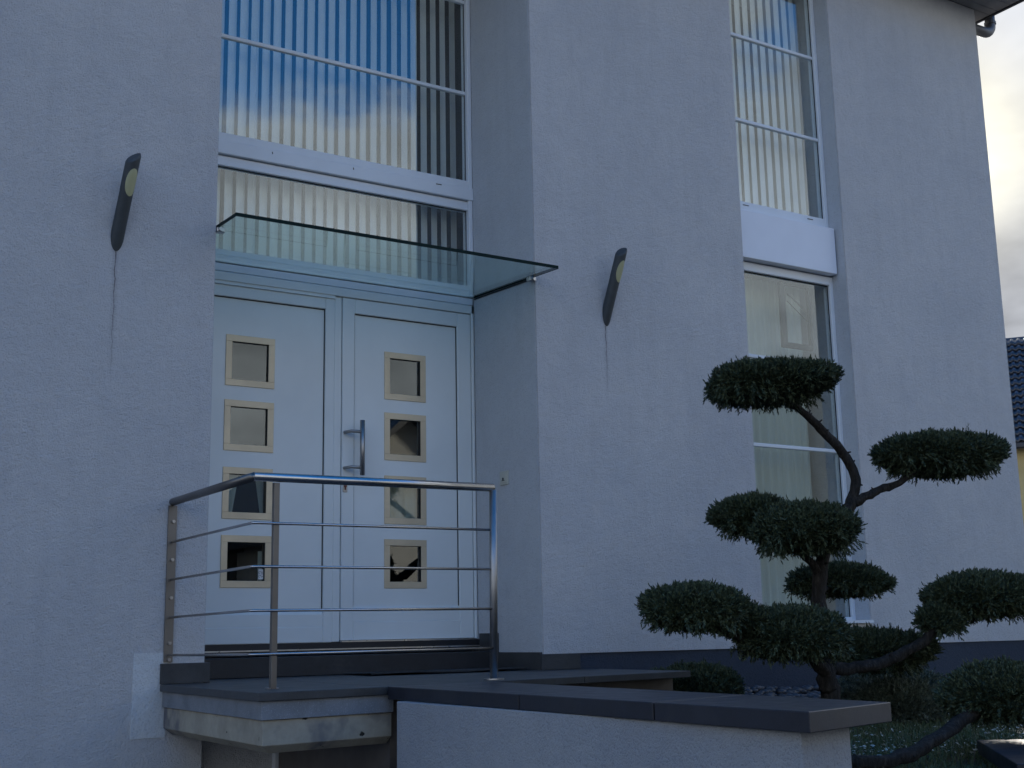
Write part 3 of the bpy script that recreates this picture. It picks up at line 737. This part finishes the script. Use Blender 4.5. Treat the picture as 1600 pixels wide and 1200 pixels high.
# ------------------------------------------------------------------ trees and shrubs
def fast_mesh(name, V, tri, mat, parent=None, smooth=False):
    me = bpy.data.meshes.new(name); po = ORG[parent] if parent else Vector(V.mean(axis=0))
    V = V-np.array(po); me.vertices.add(len(V)); me.vertices.foreach_set('co', V.astype(np.float32).ravel())
    n = len(tri); me.loops.add(n*3); me.loops.foreach_set('vertex_index', tri.astype(np.int32).ravel())
    me.polygons.add(n); me.polygons.foreach_set('loop_start', np.arange(0, n*3, 3, dtype=np.int32)); me.polygons.foreach_set('loop_total', np.full(n, 3, np.int32))
    me.materials.append(MATS[mat]); me.update(); me.validate()
    o = bpy.data.objects.new(name, me); COL.objects.link(o)
    if parent: o.parent = parent
    else: o.location = po
    ORG[o] = po; return o
def norm(a): return a/np.maximum(1e-9, np.linalg.norm(a, axis=1, keepdims=True))
def sprays(P, D, L, rng, nb=20, wid=.0050):
    """P: spray bases, D: directions, L: lengths -> feathery juniper sprays made of narrow triangles"""
    n = len(P); D = norm(D); R_ = norm(rng.normal(size=(n, 3))); U = norm(np.cross(D, R_)); W = np.cross(D, U)
    VS = []
    for k in range(nb):
        t = k/(nb-1)
        base = P+D*(L*t*.85)[:, None]+U*(rng.normal(size=n)*.002)[:, None]
        ang = k*2.4+rng.uniform(-.5, .5, n)
        side = U*np.cos(ang)[:, None]+W*np.sin(ang)[:, None]*.6
        spread = .85*(1-t)+.2
        d = norm(D*1.0+side*spread*1.3+rng.normal(size=(n, 3))*.12+np.array([0, 0, .18]))
        ln = (np.minimum(L*.5, .026)*(1.1-.35*t)*rng.uniform(.7, 1.25, n))[:, None]
        s = norm(np.cross(d, rng.normal(size=(n, 3))))*wid*.5*rng.uniform(.7, 1.3, (n, 1))
        VS.append(np.stack([base-s, base+s, base+d*ln*.65+s*1.0, base+d*ln, base+d*ln*.65-s*1.0], 1))
    V = np.concatenate(VS, 0).reshape(-1, 3); m = n*nb
    i = np.arange(m)[:, None]*5
    tri = np.concatenate([i+np.array([[0, 1, 2]]), i+np.array([[0, 2, 4]]), i+np.array([[4, 2, 3]])], 0)
    return V, tri
def pad(c, size, parent, seed, mat='juniper_leaf', n=3000, name='foliage_pad', droop=.25, L=(.038, .086)):
    rng = np.random.default_rng(seed); c = np.array(c); a, b, h = size
    d = norm(rng.normal(size=(n*2, 3)))
    # lumpy cushion: flatter below, several lobes
    lob = norm(rng.normal(size=(9, 3))); lob[:, 2] *= .6
    def radius(d):
        r = np.full(len(d), .84)
        for q in lob: r += .15*np.clip((d@q-.72)/.28, 0, 1)
        r += .05*np.sin(d[:, 0]*9+seed)*np.sin(d[:, 1]*8+seed*2)+.05*np.sin(d[:, 0]*17+seed*3)*np.sin(d[:, 2]*13+seed)*np.sin(d[:, 1]*15+seed*5)
        return r
    n = int(n*1.4); r = radius(d)*np.where(rng.uniform(size=len(d)) < .72, rng.uniform(.86, 1.0, len(d)), rng.uniform(.45, .9, len(d)))
    keep = (d[:, 2] > -.35) | (rng.uniform(size=len(d)) < .65); d = d[keep][:n]; r = r[keep][:n]
    S = np.array([a*1.06, b*1.06, h])
    zz = np.where(d[:, 2] < 0, d[:, 2]*.9, d[:, 2])
    p = c+np.stack([d[:, 0], d[:, 1], zz], 1)*r[:, None]*S
    D = norm(np.stack([d[:, 0]/a, d[:, 1]/b, d[:, 2]/h], 1)*min(a, b, h))+np.array([0, 0, .30])+rng.normal(size=(len(p), 3))*.55
    low = d[:, 2] < -.35; D[low] = D[low]*np.array([.8, .8, .3])+np.array([0, 0, -.35])*droop*2
    Ls = rng.uniform(L[0], L[1], len(p)); Ls[rng.uniform(size=len(p)) < .05] *= 1.7
    nw = max(20, n//45); ph = rng.uniform(0, 6.283, nw); rr_ = np.sqrt(rng.uniform(.25, 1, nw))*.93
    wp = c+np.stack([np.cos(ph)*rr_, np.sin(ph)*rr_, -np.sqrt(1-rr_**2)*.8-.05], 1)*S
    wd = np.stack([np.cos(ph)*.5, np.sin(ph)*.5, np.full(nw, -1.0)], 1)+rng.normal(size=(nw, 3))*.35
    p = np.concatenate([p, wp]); D = np.concatenate([D, wd]); Ls = np.concatenate([Ls, rng.uniform(.06, .13, nw)])
    V, T = sprays(p-norm(D)*(Ls*.45)[:, None], D, Ls, rng)
    fast = fast_mesh(name, V, T, mat, parent)
    # added core in dead-foliage brown, stops light leaking through the cushion
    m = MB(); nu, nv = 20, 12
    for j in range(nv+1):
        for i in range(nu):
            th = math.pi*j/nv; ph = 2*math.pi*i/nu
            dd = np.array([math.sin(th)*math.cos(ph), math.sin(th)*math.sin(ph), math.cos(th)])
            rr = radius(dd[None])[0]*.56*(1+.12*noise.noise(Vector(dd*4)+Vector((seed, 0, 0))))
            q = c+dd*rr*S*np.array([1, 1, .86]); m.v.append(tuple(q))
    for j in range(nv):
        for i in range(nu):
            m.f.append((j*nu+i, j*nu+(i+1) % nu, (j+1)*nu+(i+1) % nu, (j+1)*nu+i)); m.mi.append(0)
    o = m.build('light_block_core', 'juniper_inner', fast, smooth=False) if False else m.build('light_block_core', 'juniper_inner', parent)
    return fast
def smooth_path(pts, k=6):
    pts = [Vector(p) for p in pts]; out = []
    for i in range(len(pts)-1):
        p0 = pts[max(i-1, 0)]; p1 = pts[i]; p2 = pts[i+1]; p3 = pts[min(i+2, len(pts)-1)]
        for j in range(k):
            t = j/k; out.append(.5*((2*p1)+(-p0+p2)*t+(2*p0-5*p1+4*p2-p3)*t*t+(-p0+3*p1-3*p2+p3)*t**3))
    out.append(pts[-1]); return out
def limb(name, pts, r0, r1, parent, seed=0, stubs=0):
    P = smooth_path(pts); n = len(P); rad = [r0+(r1-r0)*(i/(n-1)) for i in range(n)]
    for i in range(n): P[i] = P[i]+Vector((noise.noise(Vector((i*.5, seed, 0))), noise.noise(Vector((i*.5, seed, 5))), noise.noise(Vector((i*.5, seed, 9)))))*rad[i]*.35
    m = MB(); m.tube(P, rad, 12, rough=.35, seed=seed)
    rnd = random.Random(seed)
    for k in range(stubs):      # snags where twigs were cut
        i = rnd.randrange(2, n-2); d = Vector((rnd.uniform(-1, 1), rnd.uniform(-1, .3), rnd.uniform(-.3, 1))).normalized()
        m.tube([P[i], P[i]+d*(rad[i]+.012+rnd.random()*.012)], [rad[i]*.35, rad[i]*.16], 6)
    return m.build(name, 'bark', parent, smooth=True)
TR = thing('juniper_tree', 'cloud-pruned dark green juniper with bare curving trunk and flat foliage pads behind the coping', 'tree', (5.16, 5.0, -.3))
limb('trunk', [(5.17, 5.0, -.45), (5.165, 5.0, -.129), (5.15, 5.0, -.02), (5.18, 5.05, .132), (5.225, 5.1, .338), (5.265, 5.1, .583), (5.40, 5.13, .768), (5.561, 5.15, .905)], .055, .031, TR, 1, 10)
limb('branch', [(5.40, 5.13, .76), (5.561, 5.15, .90), (5.639, 5.15, 1.052), (5.574, 5.15, 1.20), (5.419, 5.15, 1.325), (5.284, 5.15, 1.42), (5.14, 5.15, 1.50)], .035, .020, TR, 2, 14)
limb('branch', [(5.60, 5.15, .93), (5.673, 5.1, .975), (5.78, 5.08, 1.02), (5.866, 5.05, 1.045), (5.99, 5.0, 1.13), (6.1, 5.0, 1.2)], .026, .016, TR, 3, 5)
limb('branch', [(5.17, 5.02, .02), (5.32, 4.98, .012), (5.46, 4.93, .03), (5.56, 4.9, .062), (5.68, 4.8, .14), (5.746, 4.75, .222), (5.9, 4.7, .33)], .036, .022, TR, 4, 3)
limb('branch', [(5.16, 5.0, -.02), (5.05, 4.97, .05), (4.935, 4.95, .10), (4.6, 4.9, .17), (4.345, 4.9, .22), (4.2, 4.9, .29)], .036, .016, TR, 5, 3)
limb('branch', [(5.26, 5.1, .50), (5.17, 5.1, .60), (5.05, 5.15, .70), (4.95, 5.25, .78)], .024, .014, TR, 6, 2)
limb('branch', [(5.25, 5.1, .40), (5.40, 5.25, .43), (5.60, 5.4, .46), (5.8, 5.5, .49)], .022, .012, TR, 7, 2)
limb('branch', [(4.144, 3.9, -.321), (4.345, 3.87, -.325), (4.55, 3.87, -.28), (4.78, 3.9, -.215), (4.97, 3.9, -.14)], .030, .030, TR, 8, 2)
limb('branch', [(5.12, 4.95, -.34), (4.75, 4.7, -.36), (4.3, 4.25, -.34), (4.144, 3.9, -.321)], .036, .030, TR, 9, 0)
PADS = [((4.951, 5.15, 1.572), (.355, .28, .130), 3600), ((6.202, 5.0, 1.223), (.42, .30, .145), 4000), ((4.965, 5.3, .845), (.215, .2, .125), 1900),
        ((5.051, 5.0, .752), (.31, .26, .155), 3200), ((5.865, 5.55, .508), (.35, .26, .105), 3000), ((4.164, 4.9, .332), (.265, .24, .125), 2600),
        ((4.762, 4.85, .198), (.33, .28, .150), 3600), ((5.86, 5.3, .085), (.315, .30, .135), 3200), ((6.09, 4.7, .385), (.36, .27, .145), 3300),
        ((5.16, 3.9, -.085), (.30, .27, .15), 3600), ((5.62, 5.35, .12), (.22, .20, .11), 1600), ((5.80, 4.75, .262), (.12, .12, .09), 700), ((4.47, 4.9, .275), (.13, .15, .075), 900)]
for i, (c, s_, n_) in enumerate(PADS): pad(c, s_, TR, 10+i, n=n_)
SB = thing('low_shrub', 'low dark rounded juniper shrub between the landing and the dark plinth', 'shrub', (5.29, 6.3, -.3), 'low shrubs beside the house')
pad((5.291, 6.25, -.12), (.34, .28, .15), SB, 40, n=3600, name='foliage'); limb('stem', [(5.29, 6.25, -.34), (5.29, 6.25, -.15)], .02, .012, SB, 41)
SB = thing('low_shrub', 'looser grey-green shrub behind the end of the coping, right of the tree trunk', 'shrub', (6.6, 5.8, -.32), 'low shrubs beside the house')
pad((6.66, 5.85, -.22), (.42, .34, .21), SB, 42, 'juniper_leaf_grey', 4200, 'foliage', L=(.04, .085)); limb('stem', [(6.6, 5.8, -.34), (6.6, 5.8, -.2)], .02, .012, SB, 43)
pad((6.20, 5.45, -.25), (.30, .26, .19), SB, 44, 'juniper_leaf_grey', 2600, 'foliage', L=(.04, .085))
# bare twiggy shrub beyond the house corner
TW = thing('bare_shrub', 'leafless twiggy shrub reaching past the right corner of the house', 'shrub', (10.9, 7.0, -1.4))
rnd = random.Random(8); m = MB()
for k in range(34):
    p = Vector((10.55+rnd.uniform(-.1, .1), 7.0+rnd.uniform(-.1, .1), -1.38)); d = Vector((rnd.uniform(-.55, .4), rnd.uniform(-.35, .35), 1)).normalized(); pts = [p.copy()]
    L_ = rnd.uniform(1.6, 2.7)
    for j in range(8):
        p = p+d*L_/8; d = (d+Vector((rnd.uniform(-.16, .12), rnd.uniform(-.12, .12), -.05))).normalized(); pts.append(p.copy())
        if j > 3:
            e = (d+Vector((rnd.uniform(-.8, .6), rnd.uniform(-.6, .6), .1))).normalized(); m.tube([p, p+e*.12, p+e*.22+Vector((0, 0, .02))], [.003, .002, .0012], 4, cap=False)
    m.tube(pts, [.009*(1-j/9)+.0018 for j in range(9)], 5, cap=False)
m.build('twig', 'bark', TW)

# grass, frosted clover, pebbles
def grass():
    rng = np.random.default_rng(3); n = 90000
    x = rng.uniform(3.0, 9.6, n); y = rng.uniform(2.55, 6.3, n)
    clump = np.sin(x*7+np.sin(y*5)*2)*np.sin(y*8+np.cos(x*4)*2)
    k = clump > -.75+rng.uniform(-.3, .3, n); x, y = x[k], y[k]; n = len(x)
    z = np.array([terr_z(a, b) for a, b in zip(x, y)])
    P = np.stack([x, y, z-.004], 1); a = rng.uniform(0, 6.28, n); w = rng.uniform(.0016, .0034, n); h = rng.uniform(.018, .055, n)
    s = np.stack([np.cos(a)*w, np.sin(a)*w, 0*a], 1); ln = rng.normal(size=(n, 3))*np.array([.5, .5, 0])
    mid = P+(ln*.35+np.array([0, 0, .75]))*h[:, None]; tip = P+(ln*1.1+np.array([0, 0, 1.0]))*h[:, None]
    V = np.stack([P-s, P+s, mid+s*.7, tip, mid-s*.7], 1).reshape(-1, 3); i = np.arange(n)[:, None]*5
    T = np.concatenate([i+np.array([[0, 1, 2]]), i+np.array([[0, 2, 4]]), i+np.array([[4, 2, 3]])], 0)
    o = fast_mesh('grass', V, T, 'grass_blade'); o['kind'] = 'stuff'; o['label'] = 'short dark green lawn grass round the juniper'; o['category'] = 'grass'
    # frosted leaves
    n = 12000; x = rng.uniform(3.2, 8.5, n); y = rng.uniform(2.6, 5.6, n)
    c = np.array([noise.noise(Vector((a*2.2, b*2.2, 4))) for a, b in zip(x, y)]); k = c > rng.uniform(-.25, .35, n); x, y = x[k], y[k]; n = len(x)
    z = np.array([terr_z(a, b) for a, b in zip(x, y)])+rng.uniform(.008, .04, n)
    P = np.stack([x, y, z], 1); V = []; T = []
    u = norm(rng.normal(size=(n, 3))*np.array([1, 1, .35])); w = norm(np.cross(u, rng.normal(size=(n, 3))*.4+np.array([0, 0, 1])))
    sz = rng.uniform(.006, .015, (n, 1))
    V = np.stack([P-u*sz, P+w*sz*.5, P+u*sz, P-w*sz*.5], 1).reshape(-1, 3); i = np.arange(n)[:, None]*4
    T = np.concatenate([i+np.array([[0, 1, 2]]), i+np.array([[0, 2, 3]])], 0)
    o = fast_mesh('frosted_leaves', V, T, 'frosty_leaf'); o['kind'] = 'stuff'; o['label'] = 'pale frosty leaves scattered in the grass'; o['category'] = 'leaves'
grass()
def pebbles():
    import bmesh
    rnd = random.Random(2); m = MB()
    bm = bmesh.new(); bmesh.ops.create_icosphere(bm, subdivisions=1, radius=1); bv = [v.co.copy() for v in bm.verts]; bf = [tuple(v.index for v in f.verts) for f in bm.faces]; bm.free()
    for k in range(620):
        x = rnd.uniform(5.3, 9.5); y = F-.02-abs(rnd.gauss(0, .19)); s_ = rnd.uniform(.018, .038); a = rnd.uniform(0, 3.1)
        z = terr_z(x, y)+s_*.35+max(0, .05-(F-y)*.25)
        m.add([(x+(v.x*math.cos(a)-v.y*math.sin(a))*s_*1.35, y+(v.x*math.sin(a)+v.y*math.cos(a))*s_, z+v.z*s_*.65) for v in bv], bf)
    o = m.build('pebbles', 'pebble_stone', smooth=True); o['kind'] = 'stuff'; o['label'] = 'strip of dark rounded pebbles along the foot of the house'; o['category'] = 'pebbles'
pebbles()

# ------------------------------------------------------------------ neighbour's house beyond the corner
az = math.radians(54.3); D0 = 50
NB = thing('neighbour_house', 'yellow house with a dark tiled roof beyond the right corner', 'house', (math.sin(az)*D0, math.cos(az)*D0, -1.4), rz=-az)
def neighbour():
    # local frame: +y away from the camera, x to the right; z from the ground at -1.4
    def b(name, mat, *a):
        m = MB().box(*a); me = bpy.data.meshes.new(name); me.from_pydata(m.v, [], m.f); me.materials.append(MATS[mat])
        o = bpy.data.objects.new(name, me); COL.objects.link(o); o.parent = NB; return o
    ez = 8.23; ry, rzz = 5.4, 13.35
    b('wall', 'cladding_stucco', -4, 9, .5, 11, 0, ez)
    m = MB(); m.prism([(-.02, ez-.05), (ry, rzz-.05), (10.9, ez-.05), (10.9, ez-.25), (ry, rzz-.3), (-.02, ez-.25)], -4.6, 9.6, 'x')
    me = bpy.data.meshes.new('roof'); me.from_pydata(m.v, [], m.f); me.materials.append(MATS['fascia_board']); rf = bpy.data.objects.new('roof', me); COL.objects.link(rf); rf.parent = NB
    b('gutter', 'pipe_dark', -4.6, 9.6, -.16, .0, ez-.2, ez-.06)
    # pantiles: one mesh shared by all
    cw, ch = .26, .42; slen = math.hypot(ry, rzz-ez); rows = int(slen/ch); ang = math.atan2(rzz-ez, ry)
    v = []; f = []; k = 6
    for j in (0, 1):
        for lay in (0, 1):
            for i in range(k+1):
                u = i/k; hgt = .045*math.sin(u*math.pi*2)+(.045 if j == 0 else .012)-(.03 if lay else 0)
                v.append((u*cw*1.03, j*ch*1.08, hgt))
    n1 = k+1
    for i in range(k):
        f += [(i, i+1, 2*n1+i+1, 2*n1+i), (n1+i, 3*n1+i, 3*n1+i+1, n1+i+1), (i, n1+i, n1+i+1, i+1), (2*n1+i, 2*n1+i+1, 3*n1+i+1, 3*n1+i)]
    me = bpy.data.meshes.new('tile'); me.from_pydata(v, [], f); me.materials.append(MATS['glazed_tile']); me.shade_smooth()
    rest = MB(); cols = int(14.2/cw); c_mid = int((4.6+.4)/cw); half = max(1, 290//rows//2)
    ca_, sa_ = math.cos(ang), math.sin(ang); rn = random.Random(1)
    for r_ in range(rows):
        for c_ in range(cols):
            x = -4.6+c_*cw; y = r_*ch*ca_; z = ez+r_*ch*sa_+.01
            if abs(c_-c_mid) <= half-1:
                o = bpy.data.objects.new('roof_tile', me); COL.objects.link(o); o.parent = rf; o.location = (x, y, z); o.rotation_euler = (ang+rn.uniform(-.012, .012), rn.uniform(-.012, .012), 0)
            elif c_ % 1 == 0:
                rest.add([(x+q[0], y+q[1]*ca_-q[2]*sa_, z+q[1]*sa_+q[2]*ca_) for q in v], f)
    me2 = bpy.data.meshes.new('roof_tiles'); me2.from_pydata(rest.v, [], rest.f); me2.materials.append(MATS['glazed_tile'])
    o = bpy.data.objects.new('roof_tiles', me2); COL.objects.link(o); o.parent = rf; o['kind'] = 'stuff'
    b('window', 'red_brown', .55, 1.6, .46, .52, 3.2, 5.0); b('window', 'red_brown', 3, 4.2, .46, .52, 3.2, 5.0)
    b('rain_pipe', 'pipe_dark', .33, .43, .3, .45, 7.2, 7.32)
neighbour()
# houses across the street, behind the viewer (they show in the door panes)
def street_house(x, y, w, d, he, hr, label, mat):
    t = thing('street_house', label, 'house', (x, y, -1.4), 'houses across the street')
    z = -1.4
    MB().prism([(x-w/2, z), (x+w/2, z), (x+w/2, he), (x, hr), (x-w/2, he)], y-d, y, 'y').build('wall', mat, t)
    m = MB(); o_ = .5; s_ = (hr-he)/(w/2)
    m.prism([(x-w/2-o_, he-o_*s_+.02), (x, hr+.02), (x+w/2+o_, he-o_*s_+.02), (x+w/2+o_, he-o_*s_+.22), (x, hr+.22), (x-w/2-o_, he-o_*s_+.22)], y-d-.4, y+.5, 'y'); m.build('roof', 'fascia_board', t)
    for wx in (-w*.25, w*.25):
        for wz in (.2, 2.7):
            if wz+1.3 < he+.8:
                if w < 8: continue
                f = box('window', 'white_pvc', t, x+wx-.6, x+wx+.6, y, y+.05, wz-.6, wz+.8); box('pane', 'door_glass', f, x+wx-.52, x+wx+.52, y+.05, y+.06, wz-.52, wz+.72)
street_house(15.5, -14, 7, 9, 2.9, 5.9, 'gabled house across the street, reflected in the right door panes', 'pale_render')
street_house(7.0, -17, 11, 9, 2.2, 5.0, 'dark timber gabled house across the street, reflected in the left door panes', 'basement_door')
street_house(30, -15, 16, 10, 5.6, 8.2, 'dark clad gabled house far along the other side of the street', 'timber_dark')
